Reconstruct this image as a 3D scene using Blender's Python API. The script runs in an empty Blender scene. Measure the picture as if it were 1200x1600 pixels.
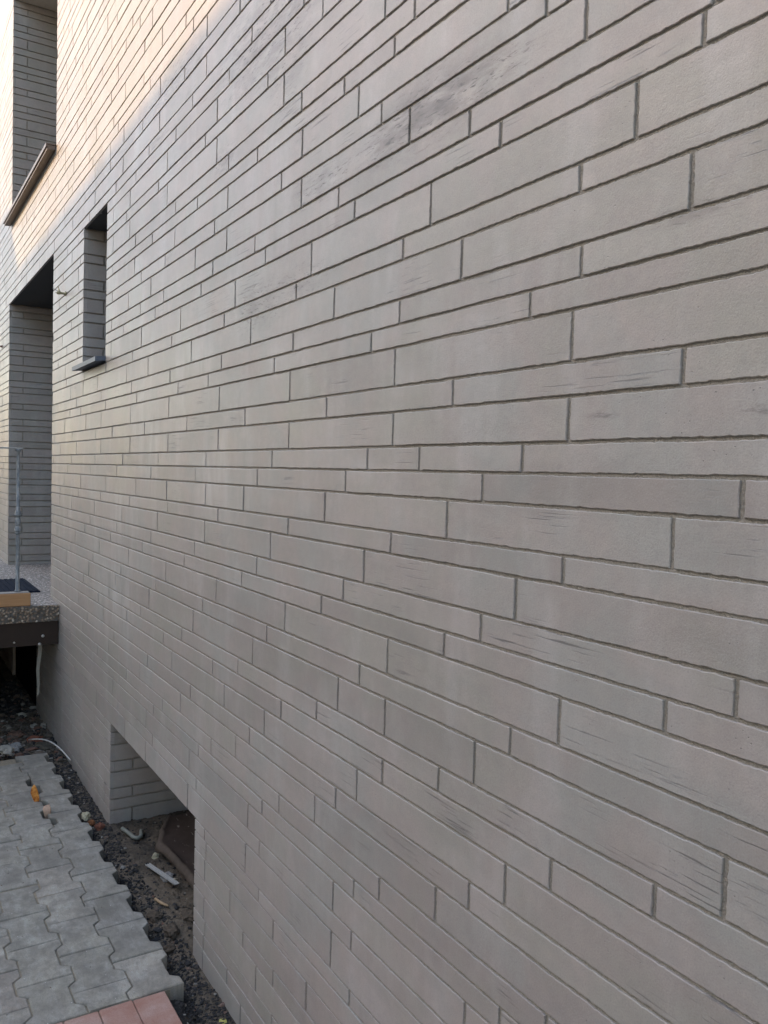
import bpy, math, random
from mathutils import Vector, noise
random.seed(11)
R = math.radians
scene = bpy.context.scene

# ------------------------------------------------------------------ camera
F_PX, YAW, PITCH, ROLL = 1288.565, 1.016203, 0.045995, 0.027356
def cam_axes():
    f = Vector((-math.sin(YAW)*math.cos(PITCH), math.cos(YAW)*math.cos(PITCH), -math.sin(PITCH)))
    r0 = Vector((math.cos(YAW), math.sin(YAW), 0)); u0 = r0.cross(f)
    return (r0*math.cos(ROLL)+u0*math.sin(ROLL), -r0*math.sin(ROLL)+u0*math.cos(ROLL), f)
cr, cu, cf = cam_axes()
cam_d = bpy.data.cameras.new('camera')
cam_d.sensor_fit = 'VERTICAL'; cam_d.sensor_height = 36; cam_d.sensor_width = 27
cam_d.lens = F_PX/1600*36
cam_d.clip_start = 0.02; cam_d.clip_end = 800
cam = bpy.data.objects.new('camera', cam_d); scene.collection.objects.link(cam)
from mathutils import Matrix
m = Matrix.Identity(4)
for i in range(3):
    m[i][0] = cr[i]; m[i][1] = cu[i]; m[i][2] = -cf[i]
m[1][3] = -1.0                       # the camera stands one metre from the wall, eye level is z = 0
cam.matrix_world = m
scene.camera = cam
scene.render.resolution_x = 768; scene.render.resolution_y = 1024

# ------------------------------------------------------------------ sky, sun, exposure
SUN_EL, SUN_AZ = R(25), R(25)        # azimuth measured from the wall's normal towards the far end
sun_dir = Vector((-math.sin(SUN_AZ)*math.cos(SUN_EL), -math.cos(SUN_AZ)*math.cos(SUN_EL), math.sin(SUN_EL)))
world = bpy.data.worlds.new('World'); scene.world = world; world.use_nodes = True
nt = world.node_tree; nt.nodes.clear()
sky = nt.nodes.new('ShaderNodeTexSky'); sky.sky_type = 'NISHITA'; sky.sun_disc = False
sky.sun_elevation = SUN_EL
sky.sun_rotation = math.atan2(sun_dir.x, sun_dir.y)
sky.air_density = 1.0; sky.dust_density = 1.5; sky.ozone_density = 1.0
bg = nt.nodes.new('ShaderNodeBackground'); bg.inputs[1].default_value = 0.15
wo = nt.nodes.new('ShaderNodeOutputWorld')
tintn = nt.nodes.new('ShaderNodeMix'); tintn.data_type = 'RGBA'; tintn.blend_type = 'MULTIPLY'; tintn.inputs[0].default_value = 1
tintn.inputs[7].default_value = (1.13, 1.0, 0.89, 1)      # warm multiply on the sky colour, in place of white balance
nt.links.new(sky.outputs[0], tintn.inputs[6]); nt.links.new(tintn.outputs[2], bg.inputs[0]); nt.links.new(bg.outputs[0], wo.inputs[0])
sd = bpy.data.lights.new('sun', 'SUN'); sd.energy = 2.0; sd.angle = R(0.55); sd.color = (0.45, 0.285, 0.125)
so = bpy.data.objects.new('sun', sd); scene.collection.objects.link(so)
so.rotation_euler = (-sun_dir).to_track_quat('-Z', 'Y').to_euler()
scene.view_settings.view_transform = 'Standard'; scene.view_settings.look = 'None'
scene.view_settings.gamma = 1; scene.view_settings.exposure = 2.08

GZ = -1.79                            # soil level at the wall
PZ = -1.72                            # top of the paving

# ------------------------------------------------------------------ helpers
class MB:
    """collects faces; build() links them as ONE mesh object"""
    def __init__(s): s.v=[]; s.f=[]; s.m=[]; s.t=[]; s.sm=[]
    def add(s, verts, faces, mat=0, tint=0.5, smooth=False):
        o=len(s.v); s.v.extend(verts)
        for f in faces:
            s.f.append([i+o for i in f]); s.m.append(mat); s.t.append(tint); s.sm.append(smooth)
    def box(s, x0,x1,y0,y1,z0,z1, mat=0, tint=0.5, bev=0.0):
        if bev<=0:
            v=[(x,y,z) for x in (x0,x1) for y in (y0,y1) for z in (z0,z1)]
            s.add(v,[(0,1,3,2),(4,6,7,5),(0,4,5,1),(2,3,7,6),(0,2,6,4),(1,5,7,3)],mat,tint); return
        b=min(bev,(x1-x0)*.45,(y1-y0)*.45,(z1-z0)*.45)
        xs=(x0,x1); ys=(y0,y1); zs=(z0,z1); V=[]; idx={}
        for i in (0,1):
            for j in (0,1):
                for k in (0,1):
                    X=xs[i]; Y=ys[j]; Z=zs[k]; dx=b if i==0 else -b; dy=b if j==0 else -b; dz=b if k==0 else -b
                    idx[i,j,k,'x']=len(V); V.append((X,Y+dy,Z+dz))
                    idx[i,j,k,'y']=len(V); V.append((X+dx,Y,Z+dz))
                    idx[i,j,k,'z']=len(V); V.append((X+dx,Y+dy,Z))
        Fc=[]
        def g(i,j,k,a): return idx[i,j,k,a]
        for i in (0,1): Fc.append([g(i,0,0,'x'),g(i,1,0,'x'),g(i,1,1,'x'),g(i,0,1,'x')])
        for j in (0,1): Fc.append([g(0,j,0,'y'),g(1,j,0,'y'),g(1,j,1,'y'),g(0,j,1,'y')])
        for k in (0,1): Fc.append([g(0,0,k,'z'),g(1,0,k,'z'),g(1,1,k,'z'),g(0,1,k,'z')])
        for j in (0,1):
            for k in (0,1): Fc.append([g(0,j,k,'y'),g(1,j,k,'y'),g(1,j,k,'z'),g(0,j,k,'z')])
        for i in (0,1):
            for k in (0,1): Fc.append([g(i,0,k,'x'),g(i,1,k,'x'),g(i,1,k,'z'),g(i,0,k,'z')])
        for i in (0,1):
            for j in (0,1): Fc.append([g(i,j,0,'x'),g(i,j,1,'x'),g(i,j,1,'y'),g(i,j,0,'y')])
        for i in (0,1):
            for j in (0,1):
                for k in (0,1): Fc.append([g(i,j,k,'x'),g(i,j,k,'y'),g(i,j,k,'z')])
        s.add(V,Fc,mat,tint)
    def quad(s,a,b,c,d,mat=0,tint=0.5): s.add([a,b,c,d],[(0,1,2,3)],mat,tint)
    def lathe(s, prof, c, n=20, mat=0, tint=0.5, axis='z'):
        V=[];Fc=[]
        for h,r in prof:
            for k in range(n):
                a=2*math.pi*k/n
                V.append((c[0]+r*math.cos(a),c[1]+r*math.sin(a),c[2]+h) if axis=='z' else
                         ((c[0]+r*math.cos(a),c[1]+h,c[2]+r*math.sin(a)) if axis=='y' else (c[0]+h,c[1]+r*math.cos(a),c[2]+r*math.sin(a))))
        for i in range(len(prof)-1):
            for k in range(n):
                Fc.append([i*n+k,i*n+(k+1)%n,(i+1)*n+(k+1)%n,(i+1)*n+k])
        Fc.append(list(range(n))); Fc.append(list(range((len(prof)-1)*n,len(prof)*n)))
        s.add(V,Fc,mat,tint,True)
    def tube(s, pts, rad, n=10, mat=0, tint=0.5, flat=1.0):
        P=[Vector(p) for p in pts]; V=[];Fc=[]
        if not hasattr(rad,'__len__'): rad=[rad]*len(P)
        up=Vector((0,0,1))
        for i,p in enumerate(P):
            d=(P[min(i+1,len(P)-1)]-P[max(i-1,0)]).normalized()
            a=d.cross(up)
            if a.length<1e-3: a=d.cross(Vector((0,1,0)))
            a.normalize(); b=a.cross(d).normalized(); 
            for k in range(n):
                t=2*math.pi*k/n; V.append(tuple(p+a*math.cos(t)*rad[i]+b*math.sin(t)*rad[i]*flat))
        for i in range(len(P)-1):
            for k in range(n): Fc.append([i*n+k,i*n+(k+1)%n,(i+1)*n+(k+1)%n,(i+1)*n+k])
        Fc.append(list(range(n))); Fc.append(list(range((len(P)-1)*n,len(P)*n)))
        s.add(V,Fc,mat,tint,True)
    def build(s, name, mats, parent=None, recalc=True):
        me=bpy.data.meshes.new(name); me.from_pydata(s.v,[],s.f)
        if not isinstance(mats,(list,tuple)): mats=[mats]
        for mt in mats: me.materials.append(mt)
        me.polygons.foreach_set('material_index',s.m)
        me.polygons.foreach_set('use_smooth',s.sm)
        at=me.attributes.new('tint','FLOAT','FACE'); at.data.foreach_set('value',[float(t) for t in s.t])
        if recalc:
            import bmesh
            bm=bmesh.new(); bm.from_mesh(me); bmesh.ops.recalc_face_normals(bm,faces=bm.faces); bm.to_mesh(me); bm.free()
        me.update()
        o=bpy.data.objects.new(name,me); scene.collection.objects.link(o)
        if parent is not None: o.parent=parent
        return o

def empty(name, loc=(0,0,0)):
    o=bpy.data.objects.new(name,None); scene.collection.objects.link(o); o.location=loc
    o.empty_display_size=.1
    bpy.context.view_layer.update()
    return o
def tag(o,label=None,cat=None,group=None,kind=None):
    if label: o['label']=label
    if cat: o['category']=cat
    if group: o['group']=group
    if kind: o['kind']=kind
    return o
def shift(mb, loc):
    mb.v=[(a-loc[0],b-loc[1],c-loc[2]) for a,b,c in mb.v]; return mb

# ------------------------------------------------------------------ material helpers
class NT:
    def __init__(s,name):
        s.mat=bpy.data.materials.new(name); s.mat.use_nodes=True; s.t=s.mat.node_tree; s.t.nodes.clear()
        s.out=s.n('ShaderNodeOutputMaterial'); s.b=s.n('ShaderNodeBsdfPrincipled'); s.l(s.b.outputs[0],s.out.inputs[0])
        s.co=s.n('ShaderNodeTexCoord').outputs['Object']
    def n(s,ty,**k):
        x=s.t.nodes.new(ty)
        for a,b in k.items(): setattr(x,a,b)
        return x
    def l(s,a,b): s.t.links.new(a,b)
    def setin(s,sock,v):
        if hasattr(v,'is_output') or isinstance(v,bpy.types.NodeSocket): s.l(v,sock)
        else: sock.default_value=v
    def math(s,op,a,b=0.0,c=None,clamp=False):
        x=s.n('ShaderNodeMath',operation=op,use_clamp=clamp); s.setin(x.inputs[0],a); s.setin(x.inputs[1],b)
        if c is not None: s.setin(x.inputs[2],c)
        return x.outputs[0]
    def mapping(s,vec,scale=(1,1,1),loc=(0,0,0),rot=(0,0,0)):
        x=s.n('ShaderNodeMapping'); s.l(vec,x.inputs[0]); x.inputs['Scale'].default_value=scale
        x.inputs['Location'].default_value=loc; x.inputs['Rotation'].default_value=rot; return x.outputs[0]
    def noise(s,vec,scale,detail=3,rough=.5,dist=0):
        x=s.n('ShaderNodeTexNoise'); s.l(vec,x.inputs['Vector']); x.inputs['Scale'].default_value=scale
        x.inputs['Detail'].default_value=detail; x.inputs['Roughness'].default_value=rough; x.inputs['Distortion'].default_value=dist
        return x.outputs[0]
    def voro(s,vec,scale,feature='F1',out='Distance'):
        x=s.n('ShaderNodeTexVoronoi',feature=feature); s.l(vec,x.inputs['Vector']); x.inputs['Scale'].default_value=scale
        return x.outputs[out]
    def ramp(s,fac,stops,interp='LINEAR'):
        x=s.n('ShaderNodeValToRGB'); s.l(fac,x.inputs[0]); e=x.color_ramp.elements; x.color_ramp.interpolation=interp
        while len(e)<len(stops): e.new(.5)
        for q,(p,c) in zip(e,stops):
            q.position=p; q.color=(*c,1) if hasattr(c,'__len__') else (c,c,c,1)
        return x.outputs[0]
    def mix(s,fac,a,b,mode='MIX'):
        x=s.n('ShaderNodeMix',data_type='RGBA',blend_type=mode); s.setin(x.inputs[0],fac)
        for i,v in ((6,a),(7,b)):
            if isinstance(v,(tuple,list)): x.inputs[i].default_value=(*v,1)
            else: s.l(v,x.inputs[i])
        return x.outputs[2]
    def attr(s,name='tint'):
        x=s.n('ShaderNodeAttribute',attribute_name=name); return x.outputs['Fac']
    def addvec(s,vec,val,k):
        c=s.n('ShaderNodeCombineXYZ'); v=s.math('MULTIPLY',val,k)
        for i in range(3): s.l(v,c.inputs[i])
        a=s.n('ShaderNodeVectorMath',operation='ADD'); s.l(vec,a.inputs[0]); s.l(c.outputs[0],a.inputs[1]); return a.outputs[0]
    def bump(s,h,strength,dist,normal=None):
        x=s.n('ShaderNodeBump'); x.inputs['Strength'].default_value=strength; x.inputs['Distance'].default_value=dist
        s.l(h,x.inputs['Height'])
        if normal is not None: s.l(normal,x.inputs['Normal'])
        return x.outputs[0]
    def fin(s,col,rough=.8,spec=.3,normal=None,metal=0):
        if isinstance(col,(tuple,list)): s.b.inputs['Base Color'].default_value=(*col,1)
        else: s.l(col,s.b.inputs['Base Color'])
        s.setin(s.b.inputs['Roughness'],rough)
        s.b.inputs['Specular IOR Level'].default_value=spec
        s.b.inputs['Metallic'].default_value=metal
        if normal is not None: s.l(normal,s.b.inputs['Normal'])
        return s.mat

SMUDGE=[(-1.455, 0.773, 0.28, 0.1, 0.6), (-2.437, 1.326, 0.45, 0.22, 0.5), (-1.631, 0.765, 0.22, 0.07, 0.45), (-1.979, 0.762, 0.22, 0.07, 0.35), (-2.394, 0.502, 0.28, 0.1, 0.35), (-2.082, 0.523, 0.2, 0.06, 0.3), (-2.695, 1.037, 0.16, 0.06, 0.5), (-2.201, 1.226, 0.2, 0.25, 0.4), (-1.285, 0.766, 0.2, 0.05, 0.4), (-0.787, 0.387, 0.14, 0.02, 0.3), (-3.278, 1.535, 0.6, 0.1, 0.3)]
BLOOM=[(-4.081, -0.626, 0.5, 0.28, 0.5), (-2.732, -0.037, 0.3, 0.22, 0.45), (-3.468, 0.11, 0.35, 0.3, 0.35), (-1.738, 0.007, 0.12, 0.05, 0.35), (-2.99, 0.407, 0.35, 0.1, 0.35), (-3.919, -0.241, 0.4, 0.2, 0.4), (-2.243, 0.329, 0.2, 0.08, 0.3), (-2.545, -0.751, 0.25, 0.1, 0.3), (-1.523, 0.213, 0.15, 0.05, 0.25)]
def mat_brick():
    s=NT('grey_brick'); t=s.attr(); v=s.addvec(s.co,t,37.0)
    BLN=s.noise(s.mapping(s.co,(9,9,2.2),(4,0,1)),1.5,4,.6,.3)
    SMN=(s.noise(s.mapping(s.co,(5,5,16)),1.6,5,.65,.4), s.noise(s.mapping(s.co,(26,26,150),(0,0,0),(0,.06,0)),1.0,4,.7,.5))
    a=s.noise(s.addvec(s.co,t,.12),3.2,4,.55); b=s.noise(s.mapping(s.co,(.8,.8,1.1)),1.3,3,.5)
    # firing colour: pinkish, greenish and bluish greys
    hue=s.ramp(s.math('ADD',s.math('MULTIPLY',a,.6),s.math('MULTIPLY',b,.4)),
        [(.32,(.424,.376,.336)),(.42,(.380,.366,.322)),(.50,(.414,.373,.340)),(.58,(.384,.378,.347)),(.68,(.427,.382,.345))])
    br=s.math('ADD',s.math('MULTIPLY',t,.23),.85)
    c=s.mix(1.0,hue,s.ramp(br,[(0,0.0),(1,1.0)]),'MULTIPLY')
    # pale lime bloom in soft upright smears
    bl=s.noise(s.mapping(s.co,(4.5,4.5,1.3)),1.6,4,.6)
    c=s.mix(s.math('MULTIPLY',s.ramp(bl,[(.50,0),(.72,1)]),.42),c,(.54,.53,.51))
    dk=s.noise(s.mapping(s.co,(1.2,1.2,2.6),(5,2,9)),2.3,5,.65,.4)
    c=s.mix(s.math('MULTIPLY',s.ramp(dk,[(.50,0),(.70,1)]),.30),c,(.235,.22,.205))
    # handling marks: thin dark horizontal drags in patches
    st=s.noise(s.mapping(v,(7,7,230)),1.0,5,.62,.15)
    mk=s.noise(v,3.4,2,.5)
    stm=s.math('MULTIPLY',s.ramp(st,[(.59,0),(.65,1)]),s.ramp(mk,[(.56,0),(.68,1)]))
    c=s.mix(s.math('MULTIPLY',stm,.75),c,(.13,.125,.12))
    st2=s.noise(s.mapping(v,(34,34,110),(3,1,7)),1.0,4,.75,.8)
    stm2=s.math('MULTIPLY',s.ramp(st2,[(.62,0),(.70,1)]),s.ramp(s.noise(v,4.1,2,.5),[(.58,0),(.70,1)]))
    c=s.mix(s.math('MULTIPLY',stm2,.40),c,(.20,.19,.18))
    # sand speckle and pin holes
    sp=s.noise(s.co,330,3,.7); c=s.mix(s.math('MULTIPLY',s.ramp(sp,[(.35,1),(.5,0)]),.30),c,(.22,.21,.20))
    c=s.mix(s.math('MULTIPLY',s.ramp(sp,[(.56,0),(.75,1)]),.28),c,(.56,.55,.53))
    ph=s.voro(s.mapping(v,(1,1,1.6)),60); pm=s.math('MULTIPLY',s.ramp(ph,[(.055,1),(.10,0)]),s.ramp(s.noise(v,11,2),[(.55,0),(.62,1)]))
    c=s.mix(s.math('MULTIPLY',pm,.7),c,(.10,.095,.09))
    cl=s.noise(s.co,38,4,.6); c=s.mix(s.math('MULTIPLY',s.ramp(cl,[(.40,1),(.62,0)]),.14),c,(.25,.235,.225))
    # broad soot smudges on the upper courses, dragged sideways
    for (x,z,w,h_,k_) in SMUDGE:
        d=s.n('ShaderNodeVectorMath',operation='LENGTH')
        mp=s.n('ShaderNodeMapping'); s.l(s.co,mp.inputs[0]); mp.inputs['Scale'].default_value=(1/w,0,1/h_); mp.inputs['Location'].default_value=(-x/w,0,-z/h_)
        s.l(mp.outputs[0],d.inputs[0]); base_=s.ramp(d.outputs['Value'],[(.25,1),(1,0)])
        sm=s.math('MULTIPLY',base_,s.ramp(SMN[0],[(.40,0),(.62,1)])); c=s.mix(s.math('MULTIPLY',sm,min(.9,k_*1.45)),c,(.18,.165,.15))
        sl_=s.math('MULTIPLY',base_,s.ramp(SMN[1],[(.56,0),(.64,1)])); c=s.mix(s.math('MULTIPLY',sl_,.9),c,(.10,.095,.09))
    # pale lime haze left by washing, in upright patches
    for (x,z,w,h_,k_) in BLOOM:
        d=s.n('ShaderNodeVectorMath',operation='LENGTH')
        mp=s.n('ShaderNodeMapping'); s.l(s.co,mp.inputs[0]); mp.inputs['Scale'].default_value=(1/w,0,1/h_); mp.inputs['Location'].default_value=(-x/w,0,-z/h_)
        s.l(mp.outputs[0],d.inputs[0])
        sm=s.math('MULTIPLY',s.ramp(d.outputs['Value'],[(.1,1),(1,0)]),s.ramp(BLN,[(.38,0),(.64,1)])); c=s.mix(s.math('MULTIPLY',sm,k_*1.2),c,(.56,.56,.54))
    # three dark kiln scars low in the near bricks
    for (x,z,w,h) in ((-.955,.104,.045,.010),(-.672,.100,.055,.011),(-1.53,.80,.07,.035)):
        d=s.n('ShaderNodeVectorMath',operation='LENGTH')
        mp=s.n('ShaderNodeMapping'); s.l(s.co,mp.inputs[0]); mp.inputs['Scale'].default_value=(1/w,0,1/h); mp.inputs['Location'].default_value=(-x/w,0,-z/h)
        s.l(mp.outputs[0],d.inputs[0])
        k=s.math('MULTIPLY',s.ramp(d.outputs['Value'],[(.3,1),(1,0)]),s.ramp(s.noise(s.mapping(s.co,(40,40,160)),1,4,.7),[(.42,0),(.6,1)]))
        c=s.mix(s.math('MULTIPLY',k,.6),c,(.14,.13,.12))
    h=s.math('ADD',s.math('MULTIPLY',sp,.5),s.math('MULTIPLY',cl,.9))
    h=s.math('SUBTRACT',h,s.math('MULTIPLY',s.math('ADD',stm,pm),.9))
    nrm=s.bump(h,.65,.0014)
    und=s.noise(v,9,2,.5); nrm=s.bump(und,.25,.006,nrm)
    rough=s.math('ADD',s.math('MULTIPLY',a,.22),.34)
    return s.fin(c,rough,.5,nrm)
def mat_mortar():
    s=NT('sandy_mortar'); n=s.noise(s.co,240,4,.75); w=s.noise(s.co,5,3,.5)
    c=s.mix(s.ramp(n,[(.35,0),(.68,1)]),(.25,.235,.205),(.46,.435,.38)); c=s.mix(s.math('MULTIPLY',w,.5),c,(.34,.315,.27))
    return s.fin(c,.95,.15,s.bump(n,1.0,.004))
def mat_plain(name,col,rough=.7,spec=.4,metal=0,var=.15,scale=30,bump=.15,dist=.001):
    s=NT(name); n=s.noise(s.co,scale,4,.6)
    lo=tuple(x*(1-var) for x in col); hi=tuple(min(1,x*(1+var)) for x in col)
    return s.fin(s.mix(n,lo,hi),rough,spec,s.bump(n,bump,dist),metal)
def mat_paver():
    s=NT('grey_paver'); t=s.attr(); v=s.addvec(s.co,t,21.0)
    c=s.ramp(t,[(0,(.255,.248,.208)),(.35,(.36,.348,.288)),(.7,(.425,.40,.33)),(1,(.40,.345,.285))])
    d=s.noise(s.co,5,5,.65,.5); c=s.mix(s.math('MULTIPLY',s.ramp(d,[(.40,0),(.66,1)]),.55),c,(.40,.385,.35))
    w=s.noise(s.mapping(s.co,(3,9,1),(0,0,0),(0,0,.25)),3,5,.7,.8); c=s.mix(s.math('MULTIPLY',s.ramp(w,[(.47,0),(.66,1)]),.55),c,(.52,.52,.47))
    k=s.noise(s.co,16,4,.6); c=s.mix(s.math('MULTIPLY',s.ramp(k,[(.38,1),(.60,0)]),.6),c,(.16,.155,.135))
    g_=s.noise(s.co,2.6,6,.72,.6); c=s.mix(s.math('MULTIPLY',s.ramp(g_,[(.42,1),(.60,0)]),.45),c,(.19,.175,.15))
    f=s.noise(s.co,300,3,.7); c=s.mix(s.math('MULTIPLY',s.ramp(f,[(.35,1),(.55,0)]),.35),c,(.13,.13,.13))
    m2=s.noise(s.mapping(s.co,(14,30,1),(0,0,0),(0,0,.2)),2,5,.75,1.0); c=s.mix(s.math('MULTIPLY',s.ramp(m2,[(.52,0),(.66,1)]),.4),c,(.17,.16,.14))
    fl=s.voro(s.co,26); c=s.mix(s.ramp(fl,[(.03,1),(.055,0)]),c,(.6,.6,.56))
    n=s.bump(s.math('ADD',f,s.math('MULTIPLY',k,1.5)),.5,.0015)
    return s.fin(c,.85,.25,n)
def mat_red():
    s=NT('red_paver'); t=s.attr()
    c=s.ramp(t,[(0,(.37,.20,.155)),(1,(.41,.245,.19))])
    d=s.noise(s.co,9,5,.7,.4); c=s.mix(s.math('MULTIPLY',s.ramp(d,[(.38,0),(.68,1)]),.65),c,(.50,.38,.33))
    f=s.noise(s.co,260,3,.7); c=s.mix(s.math('MULTIPLY',s.ramp(f,[(.35,1),(.55,0)]),.3),c,(.2,.09,.07))
    return s.fin(c,.85,.25,s.bump(s.math('ADD',f,s.noise(s.co,30,3)),.4,.0015))
def mat_soil():
    s=NT('dug_soil'); a=s.noise(s.co,4.5,5,.65,.3); f=s.noise(s.co,120,5,.75); g=s.noise(s.co,30,4,.7)
    t=s.attr()
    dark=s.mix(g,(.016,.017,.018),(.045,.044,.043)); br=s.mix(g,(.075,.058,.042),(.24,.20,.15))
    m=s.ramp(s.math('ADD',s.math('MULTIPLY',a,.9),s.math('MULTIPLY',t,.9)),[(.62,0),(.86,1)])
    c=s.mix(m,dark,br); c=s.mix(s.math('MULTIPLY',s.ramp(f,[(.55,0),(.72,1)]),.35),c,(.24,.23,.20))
    return s.fin(c,.95,.15,s.bump(s.math('ADD',f,s.math('MULTIPLY',g,2.)),.9,.006))
def mat_rubble():
    s=NT('rubble'); t=s.attr(); n=s.noise(s.co,90,4,.7)
    c=s.ramp(t,[(0,(.02,.021,.023)),(.38,(.045,.045,.046)),(.55,(.09,.078,.06)),(.72,(.16,.14,.115)),(.82,(.20,.10,.07)),(.90,(.26,.25,.22)),(1,(.42,.40,.35))])
    c=s.mix(s.math('MULTIPLY',n,.35),c,(.05,.045,.04))
    return s.fin(c,.9,.25,s.bump(n,.6,.002))
def mat_aggregate(name='exposed_aggregate',dark=False):
    s=NT(name); SC=70 if dark else 85; col=s.voro(s.co,SC,out='Color'); dist=s.voro(s.co,SC)
    x=s.n('ShaderNodeSeparateColor'); s.l(col,x.inputs[0])
    if dark: stops=[(0,(.11,.08,.055)),(.3,(.20,.15,.105)),(.75,(.31,.24,.175)),(.95,(.40,.34,.26)),(1,(.6,.56,.48))]
    else: stops=[(0,(.14,.12,.10)),(.3,(.26,.225,.19)),(.6,(.42,.37,.32)),(.85,(.58,.53,.47)),(1,(.85,.82,.76))]
    c=s.ramp(x.outputs[0],stops); c=s.mix(s.ramp(dist,[(.35,0),(.62,1)]),c,(.10,.095,.085) if dark else (.20,.19,.175))
    h=s.ramp(dist,[(0,1),(.6,0)])
    return s.fin(c,.75,.35,s.bump(h,.9,.004))

# ------------------------------------------------------------------ brick courses (bottom edges, top to bottom) and head joints read off the wall
Z = [3.9518, 3.897] + [3.8422, 3.7874, 3.7038, 3.649, 3.5942, 3.5106, 3.4558, 3.3722, 3.3174, 3.2626, 3.179, 3.1242, 3.0406, 2.9858, 2.931, 2.8474, 2.7926, 2.709, 2.6542, 2.5994, 2.5158, 2.461, 2.3774, 2.3226, 2.2678, 2.1842, 2.1294, 2.0458, 1.991, 1.9362, 1.8526, 1.7978, 1.7142, 1.6594, 1.6046, 1.521, 1.4662, 1.3826, 1.3278, 1.273, 1.1894, 1.1406, 1.0482, 0.9919, 0.9447, 0.8643, 0.8101, 0.7277, 0.6722, 0.6209, 0.5294, 0.4793, 0.3943, 0.3385, 0.2884, 0.2007, 0.1432, 0.0656, 0.011, -0.0463, -0.1278, -0.1784, -0.2605, -0.3189, -0.3713, -0.4565, -0.5124, -0.6024, -0.6567, -0.7156, -0.7972, -0.8562, -0.9348, -0.9932, -1.0423, -1.1243, -1.176, -1.275, -1.3189, -1.3835, -1.4671, -1.5219, -1.6055, -1.6603, -1.7151, -1.7987, -1.8535]
ROWS = {35: [-3.701, -3.129, -2.575], 37: [-4.164, -3.597, -3.03, -2.47], 36: [-5.191, -4.611, -4.033, -3.448, -2.887], 39: [-5.738, -5.202, -4.206, -3.899, -3.332, -2.768, -2.221], 38: [-5.339, -5.026, -3.802, -3.226, -2.659], 40: [-5.468, -3.452, -2.885, -2.337], 41: [-5.018, -4.208, -3.895, -3.328, -2.766, -2.221, -1.669], 42: [-5.012, -3.796, -3.217, -2.652, -2.101, -1.544], 43: [-4.208, -3.53, -2.96, -2.408, -1.857], 44: [-5.332, -5.006, -3.804, -3.222, -2.654, -2.092, -1.783, -1.227], 45: [-5.207, -4.211, -3.693, -3.344, -2.776, -2.224, -1.673, -1.121], 46: [-5.475, -4.999, -3.904, -3.541, -2.972, -2.657, -2.091, -1.551, -1.024], 47: [-5.331, -4.218, -3.699, -3.356, -2.785, -2.413, -1.874, -1.333], 48: [-5.029, -3.472, -2.906, -2.33, -1.789, -1.236, -0.79], 49: [-4.221, -3.134, -2.57, -2.019, -1.461, -0.908], 50: [-5.336, -3.821, -3.24, -2.667, -2.111, -1.565, -1.024], 51: [-5.212, -4.857, -4.506, -3.924, -3.568, -3.001, -2.433, -1.884, -1.346, -0.8], 52: [-5.025, -4.423, -3.83, -3.256, -2.685, -2.123, -1.572, -1.014], 53: [-5.22, -4.914, -4.323, -3.739, -3.152, -2.814, -2.247, -1.693, -1.137], 54: [-5.373, -4.777, -4.417, -3.844, -3.264, -2.699, -2.139, -1.586, -1.029], 55: [-5.702, -5.152, -4.541, -4.184, -3.611, -3.039, -2.467, -1.912, -1.362, -0.801], 56: [-5.506, -5.023, -4.419, -3.845, -3.268, -2.703, -2.139, -1.586, -1.03], 57: [-5.162, -4.544, -3.975, -2.822, -2.252, -1.696, -1.477, -1.144], 58: [-5.274, -4.651, -4.081, -3.503, -2.933, -2.359, -1.801, -1.257, -0.695], 59: [-5.381, -4.898, -4.303, -3.737, -2.821, -2.465, -1.909, -1.369, -0.806], 60: [-5.502, -4.417, -3.839, -2.692, -2.13, -1.582, -1.03], 61: [-5.149, -4.545, -3.974, -2.822, -2.249, -1.699, -1.149], 62: [-5.264, -4.652, -4.072, -3.489, -2.925, -2.349, -1.798, -1.248, -0.69], 64: [-5.033, -4.427, -3.848, -2.697, -2.138, -1.583, -1.026], 63: [-5.733, -5.401, -4.778, -4.189, -3.62, -2.468, -1.915, -1.365, -0.806], 65: [-5.178, -4.566, -3.982, -2.829, -2.263, -1.707, -1.15], 66: [-5.278, -4.671, -4.084, -3.506, -2.932, -2.368, -1.813, -1.587, -1.253, -0.694], 68: [-5.414, -5.037, -4.437, -3.862, -2.72, -2.151, -1.591, -1.032], 69: [-5.507, -4.923, -4.32, -3.747, -2.603, -2.268, -1.707, -1.151], 70: [-5.265, -4.68, -4.096, -3.516, -2.379, -1.811, -1.257], 67: [-5.167, -4.797, -4.209, -3.632, -2.485, -1.929, -1.37, -0.811], 74: [-4.108, -3.523, -2.379, -1.813, -1.258], 73: [-3.987, -3.417, -2.85, -2.271, -1.709, -1.153], 72: [-5.013, -4.437, -3.859, -2.721, -2.151, -1.591, -1.029], 71: [-5.154, -4.808, -4.204, -3.628, -2.492, -1.926, -1.368], 75: [-4.579, -4.004, -3.423, -2.867, -2.285, -1.715], 77: [-4.279, -2.768, -2.284, -1.717], 79: [-4.566, -2.761, -2.517, -1.95], 81: [-2.762, -2.292], 83: [-4.252, -2.762, -2.531], 76: [-4.455, -3.87, -3.526, -2.392, -1.817], 80: [-4.269, -2.4], 78: [-2.173], 82: [-2.171], 84: [-2.41], 27: [-3.892], 28: [-4.73, -4.001], 29: [-4.857, -4.146, -3.57], 32: [-4.756, -3.693, -3.125], 30: [-4.276, -3.687], 31: [-4.598, -4.006, -3.427], 34: [-6.012, -4.889, -4.618, -4.283, -4.024, -3.444], 33: [-5.757, -3.592]}
ROWS = {k+2: v for k, v in ROWS.items()}
WX0, WX1 = -13.0, 1.6
DOOR=(-7.86,-5.80,-.885,1.3826); WIN=(-4.878,-4.337,.5294,1.3278); UP=(-7.74,-5.74,2.0458,3.897)
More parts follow.
